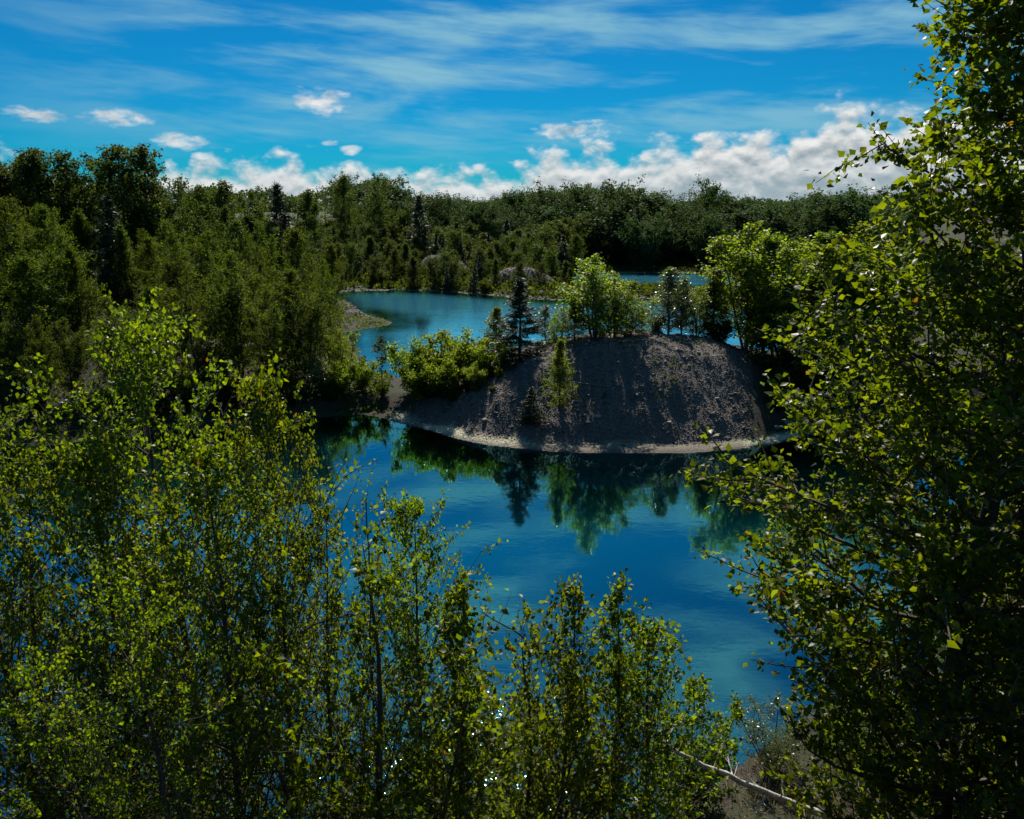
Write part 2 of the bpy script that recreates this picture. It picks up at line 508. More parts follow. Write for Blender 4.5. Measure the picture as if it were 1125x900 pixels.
def tag(o, label=None, category=None, group=None, kind=None):
    for k, v in (('label', label), ('category', category), ('group', group), ('kind', kind)):
        if v:
            o[k] = v
    return o


def tube(pts, rad, sides):
    """tapered tube along a polyline"""
    pts = np.asarray(pts, float); n = len(pts)
    T = np.gradient(pts, axis=0)
    T /= np.linalg.norm(T, axis=1, keepdims=True) + 1e-9
    ref = np.array([0.0, 0.0, 1.0]) if abs(T[0, 2]) < 0.9 else np.array([1.0, 0.0, 0.0])
    U = np.cross(T, ref); U /= np.linalg.norm(U, axis=1, keepdims=True) + 1e-9
    W = np.cross(T, U)
    a = np.arange(sides) * (2 * np.pi / sides)
    ring = U[:, None, :] * np.cos(a)[None, :, None] + W[:, None, :] * np.sin(a)[None, :, None]
    V = (pts[:, None, :] + ring * np.asarray(rad)[:, None, None]).reshape(-1, 3)
    i = np.arange(n - 1)[:, None] * sides; j = np.arange(sides)[None, :]; j2 = (j + 1) % sides
    F = np.stack([i + j, i + j2, i + sides + j2, i + sides + j], -1).reshape(-1, 4)
    return V, F


class Wood:
    def __init__(s):
        s.V, s.F, s.n = [], [], 0

    def add(s, pts, rad, sides):
        V, F = tube(pts, rad, sides)
        s.V.append(V); s.F.append(F + s.n); s.n += len(V)

    def mesh(s, name, mat):
        return mesh_from(name, np.concatenate(s.V), np.concatenate(s.F), mat, True)


def unit(v):
    return v / (np.linalg.norm(v, axis=-1, keepdims=True) + 1e-9)


def leaf_mesh(name, P, A, rng, size, mat, shape='birch', up=0.55, droop=0.35, jitter=0.7):
    """one blade per point: P (n,3) attachment, A (n,3) twig direction"""
    n = len(P)
    ax = unit(unit(A) * 0.45 + rng.normal(0, jitter, (n, 3)) + np.array([0, 0, -droop]))
    nr = rng.normal(0, 0.75, (n, 3)) + np.array([0, 0, up])
    nr = unit(nr - ax * np.sum(nr * ax, 1, keepdims=True))
    sd = np.cross(ax, nr)
    L = size * rng.uniform(0.55, 1.25, (n, 1))
    if shape == 'birch':       # folded ovate blade, four facets
        base = P + ax * L * 0.12
        pts = [base, base + ax * L * 0.36 + sd * L * 0.40 + nr * L * 0.10, base + ax * L + nr * L * -0.06,
               base + ax * L * 0.36 - sd * L * 0.40 + nr * L * 0.10, base + ax * L * 0.45 - nr * L * 0.03]
        tri = [(0, 1, 4), (1, 2, 4), (2, 3, 4), (3, 0, 4)]
    elif shape == 'willow':
        pts = [P, P + ax * L * 0.45 + sd * L * 0.17, P + ax * L * 1.1, P + ax * L * 0.45 - sd * L * 0.17]
        tri = [(0, 1, 2), (0, 2, 3)]
    elif shape == 'needle':
        pts = [P + sd * L * 0.10, P + ax * L * 1.2, P - sd * L * 0.10]
        tri = [(0, 1, 2)]
    else:                      # small diamond with a fold
        pts = [P, P + ax * L * 0.5 + sd * L * 0.42 + nr * L * 0.12, P + ax * L, P + ax * L * 0.5 - sd * L * 0.42 + nr * L * 0.12]
        tri = [(0, 1, 2), (0, 2, 3)]
    k = len(pts)
    V = np.stack(pts, 1).reshape(-1, 3)
    F = (np.arange(n)[:, None, None] * k + np.array(tri)[None]).reshape(-1, 3)
    tint = np.repeat(rng.uniform(0, 1, n), k)
    return mesh_from(name, V, F, mat, False, {'tint': tint})


def wander(rng, start, direction, length, n, wob, curl=(0, 0, 0)):
    """polyline of n points leaving start, bending towards curl"""
    p = [np.array(start, float)]
    d = np.array(direction, float); d /= np.linalg.norm(d)
    step = length / (n - 1)
    for i in range(n - 1):
        d = d + rng.normal(0, wob, 3) + np.array(curl) / (n - 1)
        d /= np.linalg.norm(d)
        p.append(p[-1] + d * step)
    return np.array(p)


def along(poly, t):
    f = t * (len(poly) - 1)
    i = min(int(f), len(poly) - 2)
    return poly[i] + (poly[i + 1] - poly[i]) * (f - i), unit(poly[i + 1] - poly[i])


def broadleaf(seed, H, stems=1, spread=0.25, base=0.12, nbranch=60, ntwig=9, nleaf=16, lsize=0.065, mat='birch_leaf', shape='birch',
              rise=0.75, lean=0.0, r0=None, twig_len=0.34, top_pow=0.65, wood_sides=(6, 4, 3), leaf_spread=0.05, bark='bark', fork=0.25,
              droop=0.35, twig_wood=True, width_mid=0.3, up=0.55, bare=0.0, lv=(0.45, 1.45)):
    """returns (wood mesh, leaf mesh) of an upright deciduous tree with its stem foot at the origin and its tip above it"""
    rng = np.random.default_rng(seed)
    wood = Wood(); P = []; A = []
    r0 = r0 or H * 0.011
    ga = rng.uniform(0, 6.28)
    for sI in range(stems):
        if stems == 1:
            d0 = np.array([0, 0, 1.0]); off = np.zeros(3); hs = H
        else:
            az = ga + sI * 2.4
            off = np.array([math.cos(az), math.sin(az), 0]) * rng.uniform(0.02, 0.07) * H * 0.5
            d0 = np.array([math.cos(az) * lean, math.sin(az) * lean, 1.0]); hs = H * (1.0 if sI == 0 else rng.uniform(0.68, 0.97))
            if sI == 0:
                d0 = np.array([0, 0, 1.0])
        trunk = wander(rng, off, d0, hs, 12, 0.045, (0, 0, 0.25))
        if sI == 0:            # bring the leader's tip over the foot
            k = trunk[:, 2:3] / trunk[-1, 2]
            trunk[:, :2] -= k * trunk[-1:, :2]
            trunk[:, 2] *= H / trunk[-1, 2]
        tt = np.linspace(0, 1, 12)
        wood.add(trunk, r0 * (1 - tt) ** 0.85 * (1.0 if sI == 0 else 0.75) + r0 * 0.05, wood_sides[0])
        nb = max(4, int(nbranch / stems * rng.uniform(0.85, 1.15)))
        for b in range(nb):
            u = (b + rng.uniform(0.1, 0.9)) / nb
            t = base + (1 - base) * u
            st, _ = along(trunk, min(t, 0.985))
            prof = (1 - u) ** top_pow * (0.45 + 0.55 * min(1, u / width_mid)) + 0.07
            L = spread * H * prof * rng.uniform(*lv)
            az = ga + b * 2.39996 + rng.normal(0, 0.35)
            el = rise * (0.75 + 0.5 * u) + rng.normal(0, 0.15)
            dr = np.array([math.cos(az) * math.cos(el), math.sin(az) * math.cos(el), math.sin(el)])
            br = wander(rng, st, dr, L, 6, 0.11, (0, 0, fork))
            rb = max(0.0045, r0 * 0.34 * (1 - t) ** 0.6 * min(1, L / (0.12 * H)))
            wood.add(br, rb * np.linspace(1, 0.25, 6), wood_sides[1])
            nt = max(2, int(ntwig * (0.5 + 0.8 * L / (spread * H))))
            for q in range(nt):
                s = 0.22 + 0.78 * (q + rng.uniform(0.2, 0.9)) / nt
                p, bd = along(br, min(s, 0.99))
                td = unit(bd * 0.7 + rng.normal(0, 0.6, 3) + np.array([0, 0, 0.12]))
                tl = twig_len * L * rng.uniform(0.5, 1.15) * (1.15 - 0.5 * s) + 0.02 * H
                tw = wander(rng, p, td, tl, 4, 0.14, (0, 0, 0.1))
                if twig_wood:
                    wood.add(tw, rb * 0.36 * np.linspace(1, 0.4, 4), wood_sides[2])
                if rng.uniform() < bare:
                    continue
                m = max(1, int(nleaf * rng.uniform(0.6, 1.3)))
                ts = rng.uniform(0.1, 1.0, m)
                for tq in ts:
                    pp, dd = along(tw, tq)
                    P.append(pp); A.append(dd)
    P = np.array(P); A = np.array(A)
    P = P + rng.normal(0, leaf_spread, P.shape)
    P[:, 2] = np.maximum(P[:, 2], 0.03)
    return wood.mesh('tree_wood', M[bark]), leaf_mesh('tree_leaves', P, A, rng, lsize, M[mat], shape, up=up, droop=droop)


def conifer(seed, H, spread=0.2, whorls=26, per=7, lsize=0.16, sub=9, nneedle=7, base=0.04):
    rng = np.random.default_rng(seed)
    wood = Wood(); P = []; A = []
    r0 = H * 0.014
    trunk = wander(rng, (0, 0, 0), (0, 0, 1), H, 10, 0.012)
    trunk[:, :2] -= trunk[:, 2:3] / trunk[-1, 2] * trunk[-1:, :2]
    trunk[:, 2] *= H / trunk[-1, 2]
    wood.add(trunk, r0 * np.linspace(1, 0.06, 10), 6)
    for w_ in range(whorls):
        u = (w_ + 0.5) / whorls
        t = base + (1 - base) * u
        for b in range(per):
            st, _ = along(trunk, t)
            st = st + np.array([0, 0, rng.normal(0, 0.01 * H)])
            L = spread * H * ((1 - u) ** 0.85 + 0.03) * rng.uniform(0.65, 1.2)
            az = rng.uniform(0, 6.28)
            el = -0.25 + 0.75 * u + rng.normal(0, 0.12)
            br = wander(rng, st, (math.cos(az) * math.cos(el), math.sin(az) * math.cos(el), math.sin(el)), L, 5, 0.06, (0, 0, 0.35))
            wood.add(br, max(0.006, r0 * 0.2 * (1 - u)) * np.linspace(1, 0.3, 5), 3)
            for q in range(max(3, int(sub * (L / (spread * H) + 0.3)))):
                s = rng.uniform(0.12, 1.0)
                p, bd = along(br, s)
                sidev = unit(np.cross(bd, np.array([0, 0, 1.0]))) * rng.choice([-1, 1])
                td = unit(bd + sidev * rng.uniform(0.2, 1.1) + np.array([0, 0, -0.2]))
                tl = L * 0.28 * rng.uniform(0.5, 1.2)
                for k in range(nneedle):
                    P.append(p + td * tl * rng.uniform(0, 1)); A.append(td)
    P = np.array(P); A = np.array(A)
    rngl = np.random.default_rng(seed + 1)
    me = leaf_mesh('needles', P, A * 3, rngl, lsize, M['needle'], 'needle', up=0.5, droop=0.2, jitter=0.4)
    return wood.mesh('conifer_wood', M['bark']), me


# ------------------------------------------------------------------ ground and water
def axis(parts):
    out = []
    for a, b, st in parts:
        out.extend(np.arange(a, b, st))
    out.append(parts[-1][1])
    return np.array(out)


gx = axis([(-4000, -1000, 600), (-1000, -300, 100), (-300, -120, 20), (-120, -60, 3), (-60, -26, 0.9), (-26, 26, 0.28), (26, 60, 0.9), (60, 140, 3),
           (140, 300, 20), (300, 1000, 100), (1000, 4000, 600)])
gy = axis([(-600, -100, 100), (-100, -20, 10), (-20, 2, 1.0), (2, 20, 0.4), (20, 37, 0.7), (37, 56, 0.22), (56, 70, 0.5), (70, 160, 0.8), (160, 280, 4), (280, 600, 40),
           (600, 1000, 100), (1000, 6000, 800)])
GX, GY = np.meshgrid(gx, gy)
GH, GG, GP, GD = terrain(GX, GY)
ny, nx = GX.shape
idx = np.arange(ny * nx).reshape(ny, nx)
GF = np.stack([idx[:-1, :-1], idx[:-1, 1:], idx[1:, 1:], idx[1:, :-1]], -1).reshape(-1, 4)
ground = link('ground', mesh_from('ground', np.stack([GX, GY, GH], -1).reshape(-1, 3), GF, M['ground'], True,
                                  {'gravel': GG.ravel(), 'pale': GP.ravel()}))
tag(ground, kind='structure')

wx = axis([(-60, -30, 1.0), (-30, 30, 0.4), (30, 75, 1.5)])
wy = axis([(8, 60, 0.4), (60, 156, 1.0)])
WX, WY = np.meshgrid(wx, wy)
WD = np.maximum(-terrain(WX, WY)[0], 0)
wny, wnx = WX.shape
wid = np.arange(wny * wnx).reshape(wny, wnx)
WF = np.stack([wid[:-1, :-1], wid[:-1, 1:], wid[1:, 1:], wid[1:, :-1]], -1).reshape(-1, 4)
wet = (WD.ravel()[WF] > 0).any(1)
WF = WF[wet]
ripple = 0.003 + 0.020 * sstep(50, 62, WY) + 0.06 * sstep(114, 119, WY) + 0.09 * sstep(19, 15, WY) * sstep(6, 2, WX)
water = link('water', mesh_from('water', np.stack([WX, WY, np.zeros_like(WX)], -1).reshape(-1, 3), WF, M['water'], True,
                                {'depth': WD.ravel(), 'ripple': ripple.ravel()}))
tag(water, kind='structure')

# ------------------------------------------------------------------ tree kinds
PROTO = {}


def kind(name, H, builder, *variants, **common):
    for i, v in enumerate(variants):
        kw = dict(common); kw.update(v)
        seed = kw.pop('seed')
        PROTO[name, i] = (H,) + builder(seed, H, **kw)


kind('near_birch', 7.5, broadleaf, dict(seed=11), dict(seed=12, spread=0.38), dict(seed=13, stems=2, lean=0.18),
     nbranch=100, ntwig=10, nleaf=22, lsize=0.057, spread=0.44, base=0.10, rise=0.66, leaf_spread=0.026, top_pow=0.8)
kind('near_sapling', 4.5, broadleaf, dict(seed=21), dict(seed=22, spread=0.26), dict(seed=23, stems=3, lean=0.22),
     nbranch=60, ntwig=8, nleaf=12, lsize=0.056, spread=0.33, base=0.2, rise=0.85, leaf_spread=0.022, top_pow=0.8)
kind('near_shrub', 2.2, broadleaf, dict(seed=31), dict(seed=32, shape='willow', mat='pale_leaf'),
     stems=7, lean=0.55, nbranch=110, ntwig=6, nleaf=16, lsize=0.06, spread=0.32, base=0.06, rise=0.7, leaf_spread=0.03, width_mid=0.5)
kind('bank_birch', 7.0, broadleaf, dict(seed=41), dict(seed=42, stems=3, lean=0.22), dict(seed=43, spread=0.26), dict(seed=44, stems=2, lean=0.16, spread=0.34),
     dict(seed=45, stems=4, lean=0.28),
     up=0.9, nbranch=88, ntwig=8, nleaf=20, lsize=0.11, spread=0.34, base=0.06, mat='bank_leaf', shape='diamond', leaf_spread=0.08, wood_sides=(5, 3, 3), twig_wood=False, top_pow=0.65, rise=0.78)
kind('bank_aspen', 11.0, broadleaf, dict(seed=51), dict(seed=52, spread=0.26), dict(seed=53, stems=2, lean=0.14),
     nbranch=80, ntwig=8, nleaf=15, lsize=0.20, spread=0.29, base=0.12, mat='far_leaf', shape='diamond', leaf_spread=0.12, wood_sides=(5, 3, 3), twig_wood=False, top_pow=0.6, rise=0.6)
kind('bank_shrub', 2.6, broadleaf, dict(seed=61), dict(seed=62, mat='pale_leaf'), dict(seed=63), dict(seed=64, mat='island_leaf'), dict(seed=65, mat='island_leaf', stems=8),
     stems=6, lean=0.6, nbranch=84, ntwig=6, nleaf=18, lsize=0.11, spread=0.42, base=0.03, mat='bank_leaf', shape='diamond', leaf_spread=0.08,
     wood_sides=(4, 3, 3), twig_wood=False, width_mid=0.5)
kind('island_birch', 4.6, broadleaf, dict(seed=71, spread=0.30), dict(seed=72, stems=3, lean=0.26), dict(seed=73, stems=5, lean=0.36, spread=0.30), dict(seed=74, mat='pale_leaf', nleaf=9, bare=0.25, spread=0.28),
     nbranch=74, ntwig=9, nleaf=14, lsize=0.095, spread=0.34, base=0.03, mat='island_leaf', shape='diamond', leaf_spread=0.07, wood_sides=(5, 3, 3), top_pow=0.68, rise=0.88)
kind('far_tree', 8.5, broadleaf, dict(seed=81), dict(seed=82, spread=0.32), dict(seed=83, stems=2, lean=0.22), dict(seed=84, spread=0.52, top_pow=0.4),
     nbranch=58, ntwig=7, nleaf=14, lsize=0.30, spread=0.42, base=0.03, mat='far_leaf', shape='diamond', leaf_spread=0.22, wood_sides=(4, 3, 3), twig_wood=False)
kind('ridge_tree', 10.0, broadleaf, dict(seed=91), dict(seed=92, spread=0.72), dict(seed=93, stems=2, lean=0.3),
     up=1.1, nbranch=64, ntwig=8, nleaf=19, lsize=0.36, spread=0.62, base=0.02, mat='ridge_leaf', shape='diamond', leaf_spread=0.26, wood_sides=(4, 3, 3), twig_wood=False,
     top_pow=0.36, rise=0.4, fork=0.6)
kind('spruce', 5.0, conifer, dict(seed=101, spread=0.24), dict(seed=102, spread=0.3), lsize=0.17, sub=11, nneedle=9)
kind('far_spruce', 10.0, conifer, dict(seed=104), lsize=0.46, whorls=24, per=7, sub=8, nneedle=6, spread=0.22)
kind('sprig', 1.6, broadleaf, dict(seed=111), dict(seed=112), nbranch=22, ntwig=4, nleaf=7, lsize=0.09, spread=0.26, base=0.2, mat='bank_leaf', shape='diamond',
     leaf_spread=0.03, wood_sides=(4, 3, 3))

R_ = random.Random(5)


def tree(name, key, x, y, height, label, category='tree', group=None, width=1.0, turn=None, sink=0.05):
    H, wood, leaves = PROTO[key]
    root = bpy.data.objects.new(name, None)
    COL.objects.link(root)
    root.empty_display_size = 0.2
    s = height / H
    root.location = (x, y, ground_z(x, y) - sink)
    root.rotation_euler = (0, 0, R_.uniform(0, 6.28) if turn is None else turn)
    root.scale = (s * width, s * width, s)
    link('trunk', wood, root)
    link('crown', leaves, root)
    tag(root, label, category, group)
    return root


def stand(name, key, px, py_top, y, label, category='tree', group=None, width=1.0, turn=None, hmin=0.4):
    """a tree at distance y whose tip reaches the line of sight through (px, py_top)"""
    x, zt = sight(px, py_top, y)
    return tree(name, key, x, y, max(hmin, zt - ground_z(x, y)), label, category, group, width, turn)


# ------------------------------------------------------------------ trees on the camera-side bank
G_NEAR = 'birches on the bank nearest the camera'
near = [
    ('birch', ('near_birch', 0), 150, 366, 9.2, 'tallest of the lime green near birches, its tip against the dark woods', 1.0),
    ('birch', ('near_birch', 1), 288, 428, 8.6, 'yellow green birch with two drooping tufts at its tip beside the tallest near birch', 0.72),
    ('birch', ('near_birch', 2), 30, 520, 7.8, 'broad birch at the far left end of the near bank row', 1.1),
    ('birch', ('near_birch', 0), 92, 505, 8.2, 'round topped birch just left of the tallest near birch', 0.95),
    ('birch', ('near_birch', 1), 222, 500, 7.2, 'dense birch filling the gap below the two tallest near birches', 1.05),
    ('birch', ('near_birch', 2), 358, 560, 8.4, 'open birch with bare twigs showing against the blue pond', 0.8),
    ('birch', ('near_birch', 1), 455, 556, 8.6, 'slim pointed birch in the middle of the near bank standing against blue water', 0.85),
    ('birch', ('near_sapling', 2), 398, 592, 7.6, 'bushy yellow green birch beside the slim pointed one', 1.25),
    ('birch', ('near_sapling', 1), 506, 652, 8.4, 'short birch just right of the slim pointed one on the near bank', 1.2),
    ('sapling', ('near_sapling', 2), 572, 682, 9.0, 'greyish sapling in the gap between the slim birch and the twin saplings', 1.1),
    ('sapling', ('near_sapling', 0), 632, 652, 9.0, 'taller column shaped sapling, first of the twin pair over the pond', 1.0),
    ('sapling', ('near_sapling', 1), 678, 650, 9.3, 'pointed sapling, second of the twin pair over the pond', 1.0),
    ('sapling', ('near_sapling', 0), 715, 690, 9.6, 'leafy sapling right beside the twin pair with large pale leaves', 1.25),
    ('birch', ('near_birch', 2), 130, 640, 5.6, 'dark shaded birch lowest at the left corner of the bank', 1.0),
    ('birch', ('near_birch', 0), -40, 470, 8.0, 'birch cut by the left edge of the view on the near bank', 1.0),
]
for nm, key, px, py, y, lab, wd in near:
    stand(nm, key, px, py, y, lab, 'tree', G_NEAR, wd * 0.78)
G_SHRUB = 'low shrubs along the near shore'
for key, px, py, y, lab, wd in [
    (('near_shrub', 0), 765, 752, 13.8, 'bright yellow green bush beside the fallen stem at the water edge', 1.0),
    (('near_shrub', 1), 856, 762, 14.8, 'rounded silvery willow bush on the shore below the shallow water', 1.1),
    (('near_shrub', 0), 950, 772, 14.6, 'dark leafy bush between the willow bush and the large birch', 1.2),
    (('near_shrub', 1), 800, 790, 16.4, 'pale low bush at the very edge of the shallow water', 0.9),
    (('near_shrub', 0), 1000, 760, 12.5, 'shaded bush at the foot of the large birch', 1.3),
    (('near_shrub', 1), 610, 770, 11.5, 'thin leaved willow bush under the twin saplings', 1.3),
    (('near_shrub', 0), 530, 790, 11.8, 'low bush under the slim pointed birch', 1.2),
]:
    stand('bush', key, px, py, y, lab, 'bush', G_SHRUB, wd)

# the large birch close by, its nearest leaves built one by one
kind('large_birch', 9.0, broadleaf, dict(seed=201), dict(seed=207, nbranch=120), lv=(0.7, 1.12), nbranch=180, ntwig=12, nleaf=42, lsize=0.056, spread=0.21, base=0.15, rise=0.5,
     leaf_spread=0.032, top_pow=0.5)
right_birches = [
    ('birch', ('large_birch', 0), 1195, -150, 5.2, 'very large birch filling the right edge of the view from top to bottom', 1.12, 0.6),
    ('birch', ('large_birch', 1), 1195, 300, 6.6, 'bright leaved birch before the large one, its twigs reaching over the pond', 0.95, 2.2),
    ('birch', ('large_birch', 1), 1275, 250, 5.6, 'birch in deep shade behind the large one at the right edge', 1.1, 4.0),
    ('birch', ('near_birch', 2), 1130, 560, 8.2, 'lower birch below the bright leaved one reaching down to the shallows', 0.6, 1.0),
    ('birch', ('near_birch', 0), 1200, 600, 6.4, 'shaded birch low in the right corner of the bank', 0.7, 3.0),
]
LEAFY = []
for nm, key, px, py, y, lab, wd, tn in right_birches:
    LEAFY.append(stand(nm, key, px, py, y, lab, 'tree', G_NEAR, wd, tn))


def single_leaf(name, seed):
    rng = np.random.default_rng(seed)
    P = np.zeros((1, 3)); k = rng.uniform(0.3, 0.9)
    V = np.array([(0, 0, 0), (0.16, 0.34, 0.06), (0.36, 0.42, 0.09), (0.68, 0.26, 0.04), (1.05, 0.02, -0.10), (0.68, -0.26, 0.04), (0.36, -0.42, 0.09),
                  (0.16, -0.34, 0.06), (0.20, 0, -0.01), (0.42, 0, -0.03), (0.70, 0, -0.05), (-0.35, 0.02, 0.03), (-0.35, -0.015, 0.03)], float)
    F = [(0, 8, 1), (8, 9, 1), (1, 9, 2), (9, 10, 2), (2, 10, 3), (10, 4, 3), (4, 10, 5), (10, 6, 5), (10, 9, 6), (9, 7, 6), (9, 8, 7), (8, 0, 7), (0, 11, 12)]
    return mesh_from(name, V, np.array(F), M['birch_leaf'], False, {'tint': np.full(len(V), k)})


LEAF_MESHES = [single_leaf('birch_leaf_blade', s) for s in range(5)]


def loose_leaves(root, key, count, seed, size):
    """leaf parts on the outer twigs that face the camera"""
    rng = np.random.default_rng(seed)
    H, wood, leaves = PROTO[key]
    n = len(leaves.vertices)
    co = np.empty(n * 3, np.float32); leaves.vertices.foreach_get('co', co)
    co = co.reshape(-1, 5, 3)[:, 0, :]
    Mx = Matrix.LocRotScale(root.location, root.rotation_euler, root.scale)
    A = np.array(Mx)
    wco = co @ A[:3, :3].T + A[:3, 3]
    c = wco[:, 1] * math.cos(PITCH) - (wco[:, 2] - EYE) * math.sin(PITCH)
    px = 562.5 + FPX * wco[:, 0] / c
    py = 450 - FPX * (wco[:, 1] * math.sin(PITCH) + (wco[:, 2] - EYE) * math.cos(PITCH)) / c
    ok = np.where((px > 0) & (px < 1125) & (py > 0) & (py < 900))[0]
    dist = np.linalg.norm(wco - np.array([0, 0, EYE]), axis=1)
    ok = ok[np.argsort(dist[ok])][: count * 3]
    pick = rng.choice(ok, min(count, len(ok)), replace=False)
    inv = root.scale
    for i in pick:
        o = link('leaf', LEAF_MESHES[int(rng.integers(0, 5))], root)
        o.location = co[i]
        o.rotation_euler = (rng.uniform(-1.0, 1.0), rng.uniform(0.2, 1.3), rng.uniform(0, 6.28))
        s = size * rng.uniform(0.75, 1.2)
        o.scale = (s / inv[0], s / inv[1], s / inv[2])


loose_leaves(LEAFY[0], ('large_birch', 0), 290, 1, 0.062)
loose_leaves(LEAFY[1], ('large_birch', 1), 290, 2, 0.062)

